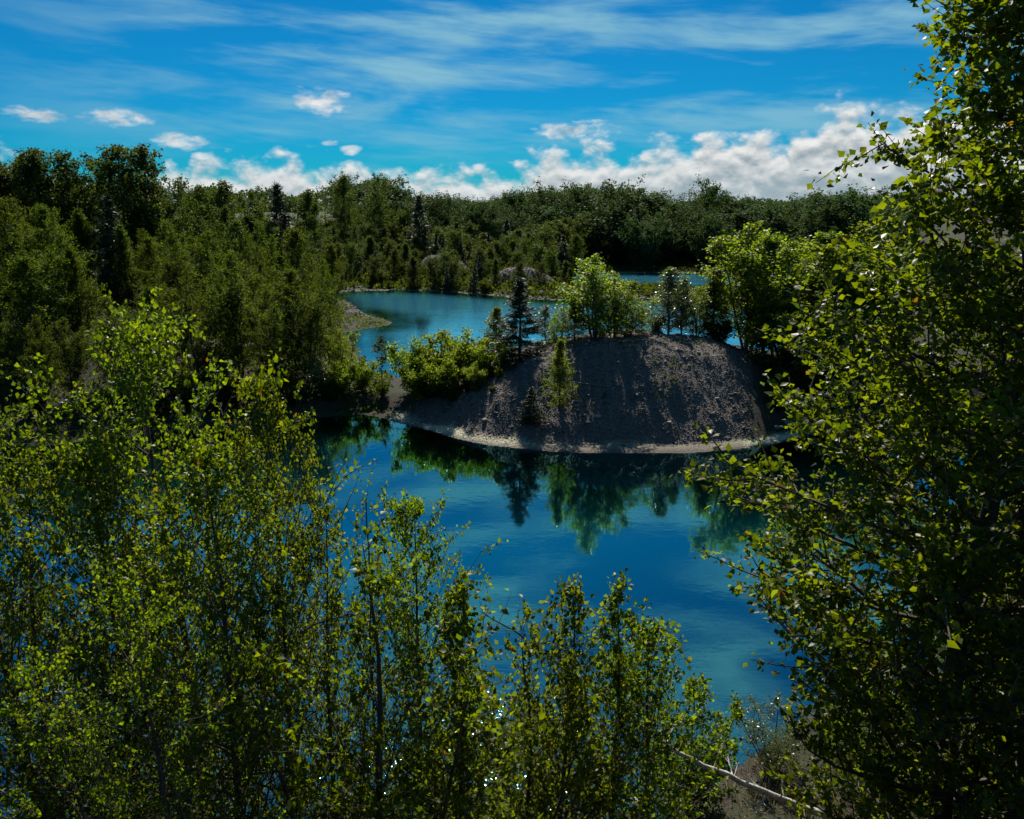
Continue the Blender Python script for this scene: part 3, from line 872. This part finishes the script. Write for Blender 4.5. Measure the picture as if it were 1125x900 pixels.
# ------------------------------------------------------------------ the gravel peninsula
G_IS = 'trees on the gravel peninsula'
for nm, key, px, py, y, lab, cat, wd in [
    ('spruce', ('spruce', 0), 571, 306, 47.4, 'dark spruce standing alone on the back of the gravel mound', 'tree', 1.4),
    ('spruce', ('spruce', 1), 584, 425, 40.6, 'small round spruce at the foot of the gravel mound near the water', 'tree', 1.3),
    ('birch', ('island_birch', 0), 616, 374, 41.2, 'thin young birch growing from the face of the gravel mound by the shore', 'tree', 0.62),
    ('birch', ('island_birch', 1), 655, 284, 47.2, 'tallest yellow green birch clump on top of the gravel mound', 'tree', 1.05),
    ('birch', ('island_birch', 2), 690, 322, 47.6, 'round bush like birch beside the tallest clump on the mound', 'tree', 1.15),
    ('birch', ('island_birch', 0), 632, 328, 47.6, 'low bright birch at the back of the mound right of the spruce', 'tree', 1.2),
    ('birch', ('island_birch', 3), 738, 296, 50.0, 'airy half bare birch on the crest of the mound', 'tree', 1.2),
    ('birch', ('island_birch', 2), 768, 318, 50.2, 'thick birch between the airy one and the tall one on the crest', 'tree', 1.0),
    ('birch', ('island_birch', 1), 828, 250, 50.0, 'tall open birch rising above the right shoulder of the mound', 'tree', 1.0),
    ('birch', ('island_birch', 1), 872, 268, 47.5, 'full crowned birch right of the tall open one on the mound', 'tree', 1.1),
    ('birch', ('island_birch', 0), 908, 258, 51.0, 'birch at the edge of the large near birch, on the mound behind', 'tree', 1.3),
    ('birch', ('island_birch', 2), 948, 250, 50.0, 'birch half hidden by the large near birch at the back of the peninsula', 'tree', 1.2),
    ('birch', ('island_birch', 1), 985, 265, 49.0, 'birch mostly covered by the large near birch on the peninsula', 'tree', 1.2),
    ('birch', ('island_birch', 2), 862, 330, 46.5, 'dark low birch on the shaded right slope of the mound', 'tree', 1.2),
    ('birch', ('island_birch', 2), 905, 340, 46.0, 'shaded birch spreading down the right slope towards the shore', 'tree', 1.2),
    ('birch', ('island_birch', 1), 940, 335, 45.0, 'shaded birch at the right foot of the mound behind the near birch', 'tree', 1.2),
    ('bush', ('bank_shrub', 0), 878, 400, 44.0, 'dark bush on the shaded right slope of the mound', 'bush', 1.2),
    ('bush', ('bank_shrub', 2), 918, 415, 43.6, 'dark bush low on the right slope just above the shore rocks', 'bush', 1.3),
    ('bush', ('bank_shrub', 2), 856, 428, 42.6, 'small cone shaped green bush in the shaded gully of the mound', 'bush', 0.7),
    ('bush', ('bank_shrub', 3), 456, 372, 47.6, 'first bright bush at the end of the peninsula beside the narrow land bridge', 'bush', 0.9),
    ('bush', ('bank_shrub', 4), 487, 366, 47.2, 'upright yellow green bush second from the land bridge', 'bush', 0.9),
    ('bush', ('bank_shrub', 3), 512, 362, 48.0, 'bright bush with reddish tips in the middle of the peninsula end', 'bush', 0.9),
    ('bush', ('bank_shrub', 4), 535, 372, 46.8, 'dense bush on the flank of the mound below the spruce', 'bush', 1.0),
    ('birch', ('island_birch', 2), 612, 342, 48.4, 'short bushy birch filling in between the pale sparse birch and the tallest clump', 'tree', 0.8),
    ('birch', ('island_birch', 1), 676, 302, 47.8, 'upright birch touching the right side of the tallest clump', 'tree', 0.85),
    ('birch', ('island_birch', 0), 706, 338, 48.6, 'small birch right of the round bush like one on the crest', 'tree', 0.9),
    ('birch', ('island_birch', 3), 752, 306, 50.6, 'second airy birch on the crest just behind the first airy one', 'tree', 1.0),
    ('birch', ('island_birch', 0), 788, 296, 50.4, 'narrow birch between the thick birch and the tall open one', 'tree', 1.1),
    ('birch', ('island_birch', 0), 848, 262, 50.2, 'narrow birch squeezed between the two tall ones on the right shoulder', 'tree', 1.1),
    ('birch', ('island_birch', 1), 928, 264, 50.4, 'tall birch beside the edge of the large near birch on the right shoulder', 'tree', 1.0),
    ('bush', ('bank_shrub', 3), 372, 398, 47.6, 'bright bush under the bright birch at the tip of the wooded bank', 'bush', 0.9),
    ('bush', ('bank_shrub', 4), 397, 392, 48.6, 'bright bush standing where the wooded bank meets the land bridge', 'bush', 0.8),
    ('bush', ('bank_shrub', 4), 462, 392, 45.8, 'bright bush low at the waterside tip of the peninsula end', 'bush', 0.9),
    ('bush', ('bank_shrub', 3), 492, 388, 45.2, 'bright bush low on the flank in front of the second upright one', 'bush', 0.95),
    ('bush', ('bank_shrub', 4), 522, 398, 44.6, 'leafy bush low on the left flank of the mound above the scrub', 'bush', 0.9),
    ('bush', ('bank_shrub', 3), 548, 402, 44.8, 'bright bush on the left flank where the bare gravel begins', 'bush', 0.8),
    ('bush', ('bank_shrub', 3), 525, 385, 46.4, 'bright bush in front of the one with reddish tips', 'bush', 1.0),
    ('bush', ('bank_shrub', 4), 552, 378, 48.0, 'sunlit bush directly below the slender pale birch', 'bush', 1.0),
    ('bush', ('bank_shrub', 2), 497, 430, 44.4, 'brown green scrub at the left foot of the mound', 'bush', 1.3),
    ('bush', ('bank_shrub', 0), 540, 432, 43.4, 'scrubby bush just above the pale shore left of the small spruce', 'bush', 1.1),
    ('bush', ('bank_shrub', 4), 595, 372, 48.6, 'low green bush at the foot of the dark spruce', 'bush', 1.1),
    ('bush', ('bank_shrub', 1), 722, 345, 49.5, 'low bush on the crest between the round birch and the airy birch', 'bush', 1.1),
    ('bush', ('bank_shrub', 2), 790, 350, 49.0, 'dense low bush on the crest above the shaded gully', 'bush', 1.3),
    ('birch', ('island_birch', 0), 546, 338, 49.8, 'slender pale birch just left of the dark spruce', 'tree', 0.8),
    ('birch', ('island_birch', 3), 600, 336, 51.0, 'pale sparse birch just right of the dark spruce', 'tree', 1.1),
    ('bush', ('bank_shrub', 2), 470, 415, 46.0, 'dark low bush at the foot of the bright bushes on the peninsula end', 'bush', 1.3),
    ('bush', ('bank_shrub', 0), 515, 420, 45.2, 'shaded low bush between the bright bushes and the pale shore', 'bush', 1.4),
    ('sapling', ('sprig', 0), 418, 370, 51.5, 'tiny thin tree alone on the narrow land bridge against the water', 'tree', 1.0),
    ('sapling', ('sprig', 1), 664, 446, 41.4, 'tiny green sprig low on the shadowed face of the mound', 'plant', 1.0),
    ('sapling', ('sprig', 1), 400, 392, 51.8, 'small sprig on the land bridge by the wooded bank', 'plant', 1.0),
]:
    stand(nm, key, px, py, y, lab, cat, G_IS, wd * ((1.7 if px < 720 else 1.5) if key[0] == 'island_birch' and cat == 'tree' else 1.15))

# ------------------------------------------------------------------ wooded bank beyond the near pond
G_LB = 'trees of the wooded bank across the pond'
for nm, key, px, py, y, lab, wd in [
    ('birch', ('island_birch', 1), 374, 364, 50.0, 'bright bush like birch at the tip of the wooded bank by the land bridge', 1.1),
    ('birch', ('bank_birch', 4), 334, 300, 50.5, 'large rounded birch near the tip of the wooded bank', 1.05),
    ('birch', ('bank_birch', 1), 292, 318, 48.5, 'olive birch second from the tip of the wooded bank', 1.1),
    ('birch', ('bank_birch', 3), 255, 283, 50.5, 'widest pale olive birch in the middle of the wooded bank front', 1.15),
    ('birch', ('bank_birch', 4), 205, 300, 49.0, 'bright green birch left of the widest one on the wooded bank', 1.0),
    ('birch', ('bank_birch', 2), 165, 318, 47.5, 'narrow birch in front of the bare gravel patch on the wooded bank', 1.0),
    ('birch', ('bank_birch', 3), 118, 330, 46.5, 'dim birch standing low near the dark shore of the wooded bank', 1.1),
    ('birch', ('bank_birch', 1), 70, 352, 44.6, 'grey green birch over the dark water at the left shore', 1.1),
    ('birch', ('bank_birch', 0), 25, 285, 49.0, 'tall birch at the left edge of the wooded bank front', 1.2),
    ('birch', ('bank_birch', 4), -8, 340, 45.0, 'birch cut by the left edge of the view above the dark shore', 1.1),
    ('birch', ('bank_birch', 3), 40, 350, 44.0, 'low dark birch at the far left shore under the taller ones', 0.9),
    ('birch', ('bank_birch', 2), 78, 278, 53.0, 'yellow green birch behind the grey green one at the left shore', 1.1),
]:
    stand(nm, key, px, py, y, lab, 'tree', G_LB, wd)
for key, px, py, y, lab in [
    (('bank_shrub', 2), 135, 412, 43.6, 'low grey bush at the water below the dim birch'),
    (('bank_shrub', 2), 200, 405, 44.8, 'low dark bush in the middle of the left shoreline'),
    (('bank_shrub', 0), 248, 400, 45.6, 'bush with dead twigs below the widest olive birch'),
    (('bank_shrub', 2), 300, 398, 46.6, 'low bush below the large rounded birch at the shore'),
    (('bank_shrub', 1), 352, 395, 47.8, 'pale bush catching light by the end of the wooded bank'),
    (('bank_shrub', 0), 420, 418, 47.4, 'low weedy bush at the near foot of the land bridge'),
    (('bank_shrub', 2), 228, 432, 44.6, 'dark leafy bush overhanging the left shoreline water'),
    (('bank_shrub', 0), 275, 428, 45.4, 'low shaded bush on the shoreline left of the bank end'),
    (('bank_shrub', 2), 322, 425, 46.2, 'squat shaded bush near the end of the wooded bank shoreline'),
    (('bank_shrub', 0), 362, 420, 46.8, 'squat olive bush at the end of the wooded bank shoreline'),
    (('bank_shrub', 2), 95, 432, 42.6, 'dark bush leaning over the darkest water at left'),
    (('bank_shrub', 0), 165, 430, 43.6, 'dark rounded bush between the dim birch and the water'),
    (('bank_shrub', 2), 35, 425, 43.0, 'dark bush at the left shore beside the dark water'),
]:
    stand('bush', key, px, py, y, lab, 'bush', G_LB)

SX = [-60, 0, 20, 75, 92, 125, 168, 184, 200, 215, 245, 275, 305, 330, 375, 432, 445, 470, 500, 545, 575, 610, 650, 690, 720, 745, 782, 805, 830, 865, 900, 960, 1125, 1200]
SY = [185, 182, 168, 170, 182, 164, 168, 208, 200, 207, 205, 212, 205, 220, 197, 199, 223, 221, 223, 223, 216, 211, 208, 212, 218, 224, 216, 221, 219, 224, 218, 216, 220, 222]


def skyline(px):
    return float(np.interp(px, SX, SY))


for key, px, py, y, lab, wd in [
    (('bank_aspen', 0), 38, 166, 74, 'tall dark rounded aspen, left one of the two black clumps on the skyline', 1.25),
    (('bank_aspen', 1), 66, 171, 76, 'tall dark aspen just right of the rounded one on the skyline', 1.2),
    (('bank_aspen', 2), 100, 174, 78, 'loose topped dark aspen in the middle of the tall skyline group', 1.15),
    (('bank_aspen', 0), 130, 163, 76, 'highest dark aspen of the skyline group on the left ridge', 1.2),
    (('bank_aspen', 1), 158, 166, 78, 'dark aspen at the right end of the tall skyline group', 1.2),
    (('bank_aspen', 1), 6, 190, 74, 'shorter dark aspen left of the two black clumps', 1.2),
    (('bank_aspen', 2), 198, 198, 82, 'slim airy tree standing alone right of the tall skyline group', 0.9),
    (('bank_aspen', 0), 218, 206, 84, 'slim tree second right of the tall skyline group', 0.9),
    (('bank_aspen', 1), 246, 204, 86, 'pointed tree third right of the tall skyline group', 1.0),
    (('far_spruce', 0), 304, 204, 92, 'dark conifer with a spiky top on the left skyline', 1.0),
    (('bank_aspen', 2), 278, 210, 90, 'feathery tree just left of the spiky conifer', 1.1),
    (('bank_aspen', 0), 378, 195, 150, 'tall full tree, left one of the pair that tops the middle skyline', 0.85),
    (('bank_aspen', 2), 414, 194, 154, 'tall tree leaning right, second of the pair on the middle skyline', 0.9),
    (('far_spruce', 0), 460, 216, 140, 'dark cone topped conifer over the middle skyline', 1.1),
    (('bank_aspen', 1), 340, 214, 98, 'round headed tree between the spiky conifer and the tall pair', 1.1),
    (('far_spruce', 0), 118, 215, 66, 'narrow black conifer in the shade below the skyline group', 1.0),
    (('ridge_tree', 0), 782, 212, 176, 'tall dome shaped tree that stands out on the distant ridge', 0.8),
    (('ridge_tree', 1), 575, 219, 190, 'high round tree where the distant ridge begins', 0.9),
]:
    stand('spruce' if 'spruce' in key[0] else 'aspen', key, px, py, y, lab, 'tree', G_LB if y < 110 else 'skyline trees beyond the ponds', wd)

placed = []


def scatter(n, pxr, yr, keys, hr, name, label, group, gap, seed, wr=(0.9, 1.25), shore=1.2, keep=None, ymargin=3, zcap=None):
    rng = random.Random(seed)
    done = tries = 0
    made = []
    while done < n and tries < 6000:
        tries += 1
        y = math.sqrt(rng.uniform(yr[0] ** 2, yr[1] ** 2)); px = rng.uniform(*pxr)
        x = (px - 562.5) / FPX * y * 0.985
        if keep and not keep(px, y, x):
            continue
        if any((x - a) ** 2 + (y - b) ** 2 < gap * gap for a, b in placed):
            continue
        h, g, p, d = terrain(np.array([x]), np.array([y]))
        if d[0] < shore or (g[0] > 0.5):
            continue
        key = rng.choice(keys)
        H = rng.uniform(*hr)
        zmax = sight(px, skyline(px) + rng.uniform(0, ymargin * 4), y)[1]
        H = min(H, zmax - h[0])
        if zcap:
            H = min(H, zcap(y) * rng.uniform(0.8, 1.05) - h[0])
        if H < hr[0] * 0.5:
            continue
        placed.append((x, y)); done += 1
        made.append((px, d[0], tree(name, key, x, y, H, label, 'tree', group, rng.uniform(*wr), rng.uniform(0, 6.28))))
    return made


ORD = ['first', 'second', 'third', 'fourth', 'fifth', 'sixth', 'seventh', 'eighth', 'ninth', 'tenth', 'eleventh', 'twelfth', 'thirteenth', 'fourteenth',
       'fifteenth', 'sixteenth', 'seventeenth', 'eighteenth', 'nineteenth', 'twentieth']


def front_row(made, dmax, text, group):
    """the trees that stand at the water's edge are told apart by their order along it"""
    row = sorted([m for m in made if m[1] < dmax], key=lambda m: m[1])[:len(ORD)]
    row.sort(key=lambda m: m[0])
    for i, m in enumerate(row):
        m[2]['label'] = text % ORD[i]
        m[2]['group'] = group


BB = [('bank_birch', i) for i in range(5)]
BA = [('bank_aspen', i) for i in range(3)]
FT = [('far_tree', i) for i in range(4)]
RT = [('ridge_tree', i) for i in range(3)]
c1 = scatter(36, (-60, 370), (52, 70), BB, (5.0, 7.5), 'birch', 'olive green birch in the woods on the slope above the left shore', G_LB + ', middle slope', 2.3, 1, wr=(0.8, 1.2),
             keep=lambda px, y, x: not (115 < px < 165 and y < 62) and px < 372)
c2 = scatter(40, (-60, 372), (68, 100), BA + BB[:2], (7.0, 10.0), 'aspen', 'dark leafy tree in the upper woods below the left skyline', G_LB + ', upper slope', 2.8, 2, wr=(0.75, 1.05))
c3 = scatter(120, (330, 640), (112, 165), FT + FT + [('far_spruce', 0)], (5.0, 8.5), 'broadleaf_tree', 'green tree in the wood behind the middle pond', 'trees of the wood behind the middle pond', 2.5, 3, wr=(0.95, 1.35), zcap=lambda y: 3.8 + 0.125 * max(0, y - 114), shore=0.5)
c4 = scatter(118, (400, 985), (148, 215), RT, (5.5, 13.0), 'broadleaf_tree', 'round crowned dark tree on the distant wooded ridge behind the far lake', 'trees on the distant ridge', 5.0, 4, wr=(1.0, 1.6), ymargin=6)
c5 = scatter(60, (380, 985), (205, 260), RT, (6.0, 13.0), 'broadleaf_tree', 'crown on the skyline of the distant ridge', 'trees on the crest of the distant ridge', 5.0, 5)
c6 = scatter(24, (380, 620), (112, 132), [('bank_shrub', 0), ('bank_shrub', 2), ('far_tree', 0)], (0.9, 2.0), 'bush', 'low bush on the strip of land between the middle pond and the far lake',
             'bushes between the middle pond and the far lake', 1.6, 6, wr=(0.9, 1.3), shore=0.4)
for m in c6:
    m[2]['category'] = 'bush'
front_row(c3, 7.0, '%s tree from the left along the far waterline of the middle pond', 'waterside trees of the middle pond')
front_row(c4, 9.0, '%s tree from the left at the water edge of the far lake below the ridge', 'waterside trees of the far lake')
front_row(c1, 9.0, '%s small olive birch from the left just behind the front row of the wooded bank', 'second row of the wooded bank')
print('scattered', *[len(c) for c in (c1, c2, c3, c4, c5)])


# ------------------------------------------------------------------ stones
def stones(name, P, size, rng, mat, big=False):
    n = len(P)
    base = np.array([(1, 0, 0), (-1, 0, 0), (0, 1, 0), (0, -1, 0), (0, 0, 1), (0, 0, -1)], float)
    tri = np.array([(0, 2, 4), (2, 1, 4), (1, 3, 4), (3, 0, 4), (2, 0, 5), (1, 2, 5), (3, 1, 5), (0, 3, 5)])
    V = base[None] * rng.uniform(0.55, 1.15, (n, 6, 1)) + rng.normal(0, 0.18, (n, 6, 3))
    ax = unit(rng.normal(0, 1, (n, 3))); an = rng.uniform(0, 6.28, (n, 1, 1))
    c, s = np.cos(an), np.sin(an)
    k = ax[:, None, :]
    V = V * c + np.cross(np.broadcast_to(k, V.shape), V) * s + k * np.sum(V * k, 2, keepdims=True) * (1 - c)
    V = V * size[:, None, None] * np.array([1, 1, 0.7]) + P[:, None, :]
    F = (np.arange(n)[:, None, None] * 6 + tri[None]).reshape(-1, 3)
    return mesh_from(name, V.reshape(-1, 3), F, mat, False, {'tint': np.repeat(rng.uniform(0, 1, n), 6)})


rng = np.random.default_rng(77)
n = 90000
x = rng.uniform(-7, 18, n); y = rng.uniform(38.5, 51, n)
h, g, p, d = terrain(x, y)
ok = (g > 0.3) & (d > 0.7) & (h > 0.05)
P = np.stack([x, y, h], 1)[ok]
sz = 0.022 + 0.055 * rng.uniform(0, 1, len(P)) ** 3
sz[rng.uniform(0, 1, len(P)) < 0.02] *= 2.6
tag(link('gravel', stones('gravel', P, sz, rng, M['stone'])), 'loose grey crushed stone covering the face of the mound', kind='stuff')
n = 60000
x = rng.uniform(-9, 18, n); y = rng.uniform(38, 50, n)
h, g, p, d = terrain(x, y)
ok = (p > 0.3) & (rng.uniform(0, 1, n) < p)
P = np.stack([x, y, h], 1)[ok]
tag(link('shore_pebbles', stones('shore_pebbles', P, 0.02 + 0.05 * rng.uniform(0, 1, len(P)) ** 2, rng, M['pebble'])),
    'pale stones along the waterline of the mound', kind='stuff')
n = 9000
x = rng.uniform(-2, 16, n); y = rng.uniform(11, 19, n)
h, g, p, d = terrain(x, y)
ok = (d > -0.3) & (rng.uniform(0, 1, n) < np.clip(g + 0.2, 0, 1))
P = np.stack([x, y, h], 1)[ok]
tag(link('shore_gravel', stones('shore_gravel', P, 0.008 + 0.03 * rng.uniform(0, 1, len(P)) ** 3, rng, M['stone'])), 'loose stones on the near shore', kind='stuff')


def boulder(seed, r):
    rg = np.random.default_rng(seed)
    import bmesh
    bm = bmesh.new()
    bmesh.ops.create_icosphere(bm, subdivisions=2, radius=1.0)
    cuts = unit(rg.normal(0, 1, (9, 3)))
    for v in bm.verts:
        q = np.array(v.co)
        for c in cuts:
            k = q @ c
            lim = 0.72
            if k > lim:
                q = q - c * (k - lim)
        q = q * (1 + rg.normal(0, 0.02)) * np.array([1.15, 0.9, 0.62]) * r
        v.co = q
    me = bpy.data.meshes.new('boulder'); bm.to_mesh(me); bm.free()
    at = me.attributes.new('tint', 'FLOAT', 'POINT')
    at.data.foreach_set('value', np.full(len(me.vertices), rg.uniform(0.1, 0.9), np.float32))
    me.materials.append(M['rock'])
    return me


for i, (px, py, r, lab) in enumerate([
    (868, 474, 0.36, 'largest grey rock at the right end of the pale shore'),
    (882, 471, 0.30, 'angular rock just right of the largest one on the shore'),
    (893, 474, 0.24, 'low rock at the waterline beside the dark slope'),
    (853, 478, 0.20, 'small rock left of the largest one on the pale shore'),
    (902, 469, 0.28, 'rock under the shaded bushes at the right end of the shore'),
    (437, 454, 0.22, 'flat rock at the land bridge shore'),
    (532, 477, 0.20, 'rock above the pale strip below the shaded low bush'),
    (655, 484, 0.20, 'rock at the foot of the shadowed face of the mound'),
    (735, 486, 0.16, 'small rock at the lit foot of the mound'),
]):
    x, y = on_water(px, py)
    me = boulder(300 + i, r)
    o = link('rock', me, None, (x, y + 0.15, ground_z(x, y + 0.15) + r * 0.15))
    o.rotation_euler = (0, 0, i * 1.3)
    tag(o, lab, 'rock', 'rocks along the mound shore')

# ------------------------------------------------------------------ dead wood
def dead_stem(name, a, b, r, seed, label, cat, mat, nb=8, sag=0.2, wob=0.05, group=None, blen=0.9):
    rg = np.random.default_rng(seed)
    a = np.array(a, float); b = np.array(b, float)
    t = np.linspace(0, 1, 26)[:, None]
    pts = a + (b - a) * t
    L = np.linalg.norm(b - a)
    pts[:, 2:3] -= sag * np.sin(t * np.pi)
    off = np.cumsum(rg.normal(0, wob * L / 26, (26, 3)), 0)
    pts += off - t * off[-1]
    root = bpy.data.objects.new(name, None); COL.objects.link(root); root.location = a
    w = Wood(); w.add(pts - a, r * np.linspace(1, 0.22, 26), 8)
    link('stem', w.mesh('stem', M[mat]), root)
    for i in range(nb):
        k = rg.uniform(0.12, 0.97)
        p, dd = along(pts, k)
        di = unit(dd * 0.6 + rg.normal(0, 0.6, 3) + np.array([0, 0, 0.2]))
        w = Wood()
        ln = rg.uniform(0.3, 1.0) * blen * (1.1 - k * 0.5)
        br = wander(rg, p - a, di, ln, 7, 0.13)
        w.add(br, r * 0.3 * (1.1 - k) * np.linspace(1, 0.3, 7) + 0.002, 5)
        for q in range(4):
            pp, bd = along(br, rg.uniform(0.2, 0.95))
            tw = wander(rg, pp, unit(bd + rg.normal(0, 0.6, 3)), ln * rg.uniform(0.2, 0.5), 5, 0.12)
            w.add(tw, (r * 0.1 * (1.1 - k) + 0.0015) * np.linspace(1, 0.4, 5), 4)
        link('branch', w.mesh('branch', M[mat]), root)
    tag(root, label, cat, group)
    return root


def hit(px, py):
    for y in np.arange(9, 22, 0.05):
        x, z = sight(px, py, y)
        if z <= ground_z(x, y):
            return (x, y, z)


def at_ground(px, py, y):
    x, z = sight(px, py, y)
    return (x, y, z)


dead_stem('fallen_stem', hit(945, 914), at_ground(640, 762, hit(945, 914)[1] - 1.6), 0.082, 5, 'pale bare birch stem leaning across the bank above the near shore', 'dead tree', 'dead_bark', 9, 0.10, 0.09)
dead_stem('dead_sapling', (-1.7, 8.4, ground_z(-1.7, 8.4)), at_ground(402, 548, 8.0), 0.03, 9, 'leafless grey twigs standing up before the pond beside the slim birch', 'dead tree', 'bark', 14, 0.0, 0.03, None, 0.9)
dead_stem('dead_sapling', at_ground(690, 790, 11.4), at_ground(528, 672, 11.0), 0.035, 12, 'dark leafless branch arching up behind the low bushes', 'dead tree', 'bark', 12, -0.1, 0.06, None, 0.9)
sx, sz_ = sight(618, 334, 48.8)
dead_stem('dead_pole', (sx, 48.8, ground_z(sx, 48.8)), (sx + 0.08, 48.8, sz_), 0.07, 15, 'thin dead pole standing on the mound right of the spruce', 'dead tree', 'snag_bark', 7, 0.0, 0.01, None, 0.5)
for i, (px, py, q, r, lab) in enumerate([
    (505, 462, (522, 458), 0.05, 'bleached log lying at the foot of the dark bushes'),
    (560, 474, (598, 470), 0.05, 'grey drift branch beside the small round spruce'),
    (628, 470, (668, 474), 0.045, 'dead branch lying at the base of the shadowed face'),
    (462, 452, (484, 449), 0.05, 'twiggy dead branch near the land bridge'),
]):
    x0, y0 = on_water(px, py); x1, y1 = on_water(*q)
    dead_stem('dead_branch', (x0, y0, ground_z(x0, y0) + 0.05), (x1, y1, ground_z(x1, y1) + 0.1), r, 40 + i, lab, 'branch', 'snag_bark', 7, 0.0, 0.06, 'dead branches along the mound shore', 0.8)

# ------------------------------------------------------------------ grass and litter on the near bank
def blades(name, x, y, hmin, hmax, rng, mat):
    h, g, p, d = terrain(x, y)
    n = len(x)
    P = np.stack([x, y, h - 0.01], 1)
    L = rng.uniform(hmin, hmax, (n, 1))
    az = rng.uniform(0, 6.28, n)
    s = np.stack([np.cos(az), np.sin(az), np.zeros(n)], 1)
    lean = rng.normal(0, 0.35, (n, 3)); lean[:, 2] = 0
    w_ = L * 0.025 + 0.002
    mid = P + np.array([0, 0, 0.55]) * L + lean * L * 0.3
    tip = P + np.array([0, 0, 0.9]) * L + lean * L
    V = np.stack([P - s * w_, P + s * w_, mid + s * w_ * 0.7, mid - s * w_ * 0.7, tip], 1).reshape(-1, 3)
    F = (np.arange(n)[:, None, None] * 5 + np.array([(0, 1, 2), (0, 2, 3), (3, 2, 4)])[None]).reshape(-1, 3)
    return mesh_from(name, V, F, mat, False, {'tint': np.repeat(rng.uniform(0, 1, n), 5)})


# the far wood that closes the view, too distant to tell its crowns apart
rng = np.random.default_rng(8)
C = []
for k in range(520):
    y = rng.uniform(255, 420); px = rng.uniform(-350, 1500)
    x = (px - 562.5) / FPX * y
    g0 = ground_z(x, y)
    C.append((x, y, g0, min(12.0, max(3.0, sight(px, skyline(px) + rng.uniform(-2, 7), y)[1] - g0))))
C = np.array(C); m = 230
u = unit(rng.normal(0, 1, (len(C), m, 3))) * rng.uniform(0.75, 1.05, (len(C), m, 1))
P = C[:, None, :3] + u * np.array([4.6, 4.6, 0.5]) * np.concatenate([np.ones((len(C), 1, 2)), C[:, None, 3:4]], 2) + np.concatenate([np.zeros((len(C), 1, 2)), 0.5 * C[:, None, 3:4]], 2)
tag(link('far_wood', leaf_mesh('far_wood', P.reshape(-1, 3), u.reshape(-1, 3), rng, 1.1, M['ridge_leaf'], 'diamond', up=0.5, droop=0.1)),
    'distant wood that closes the horizon', kind='stuff')
rng = np.random.default_rng(9)
n = 26000
x = rng.uniform(-12, 16, n); y = rng.uniform(8, 18.5, n)
d = terrain(x, y)[3]
cl = fbm(x * 0.8, y * 0.8, 61, 3)
ok = (d > 0.15) & (cl > -0.12)
tag(link('grass', blades('grass', x[ok], y[ok], 0.08, 0.42, rng, M['straw'])), 'dry grass and weeds on the near bank', kind='stuff')
n = 16000
x = rng.uniform(-3, 12, n); y = rng.uniform(10, 17.5, n)
h, g, p, d = terrain(x, y)
ok = d > 0.2
P = np.stack([x, y, h + 0.01], 1)[ok]
tag(link('leaf_litter', leaf_mesh('leaf_litter', P, np.tile((1.0, 0, 0), (len(P), 1)), rng, 0.05, M['straw'], 'diamond', up=2.5, droop=0.0)),
    'brown fallen leaves on the near bank', kind='stuff')
n = 60000
x = rng.uniform(-50, -8, n); y = rng.uniform(40, 112, n)
h, g, p, d = terrain(x, y)
ok = (d > 0.3) & (g < 0.4) & (fbm(x * 0.5, y * 0.5, 71, 3) > -0.25)
P = np.stack([x, y, h + 0.15 * rng.uniform(0, 1, n)], 1)[ok]
tag(link('undergrowth', leaf_mesh('undergrowth', P, np.tile((0, 0, 1.0), (len(P), 1)), rng, 0.24, M['bank_leaf'], 'diamond', up=0.8, droop=-0.2)),
    'low green plants on the floor of the wooded bank', kind='stuff')
n = 90000
y = rng.uniform(100, 205, n); x = (rng.uniform(300, 1000, n) - 562.5) / FPX * y
h, g, p, d = terrain(x, y)
ok = (d > 0.7) & (g < 0.45) & (fbm(x * 0.25, y * 0.25, 73, 3) > -0.35)
P = np.stack([x, y, h + rng.uniform(0, 0.45, n)], 1)[ok]
tag(link('far_scrub', leaf_mesh('far_scrub', P, np.tile((0, 0, 1.0), (len(P), 1)), rng, 0.55, M['far_leaf'], 'diamond', up=0.7, droop=-0.2)),
    'low scrub on the land round the far lake', kind='stuff')
n = 50000
y = rng.uniform(78, 132, n); x = (rng.uniform(330, 640, n) - 562.5) / FPX * y
h, g, p, d = terrain(x, y)
ok = (d > 0.05) & ((g > 0.35) | (p > 0.2))
P = np.stack([x, y, h], 1)[ok]
tag(link('far_gravel', stones('far_gravel', P, 0.05 + 0.16 * rng.uniform(0, 1, len(P)) ** 3, rng, M['stone'])),
    'loose stones on the far spoil heaps and the low spit', kind='stuff')
# weeds rooting in the face of the gravel mound
n = 900
x = rng.uniform(-6, 16, n); y = rng.uniform(39.5, 48, n)
h, g, p, d = terrain(x, y)
ok = (g > 0.4) & (d > 1.2) & (fbm(x * 0.6, y * 0.6, 75, 3) > 0.27)
P = np.stack([x, y, h], 1)[ok]
P = np.repeat(P, 14, 0) + rng.normal(0, 0.07, (len(P) * 14, 3)) * np.array([1, 1, 0.6]) + np.array([0, 0, 0.05])
tag(link('weeds', leaf_mesh('weeds', P, np.tile((0, 0, 1.0), (len(P), 1)), rng, 0.07, M['bank_leaf'], 'diamond', up=0.6, droop=-0.4)),
    'scattered weeds on the gravel mound', kind='stuff')
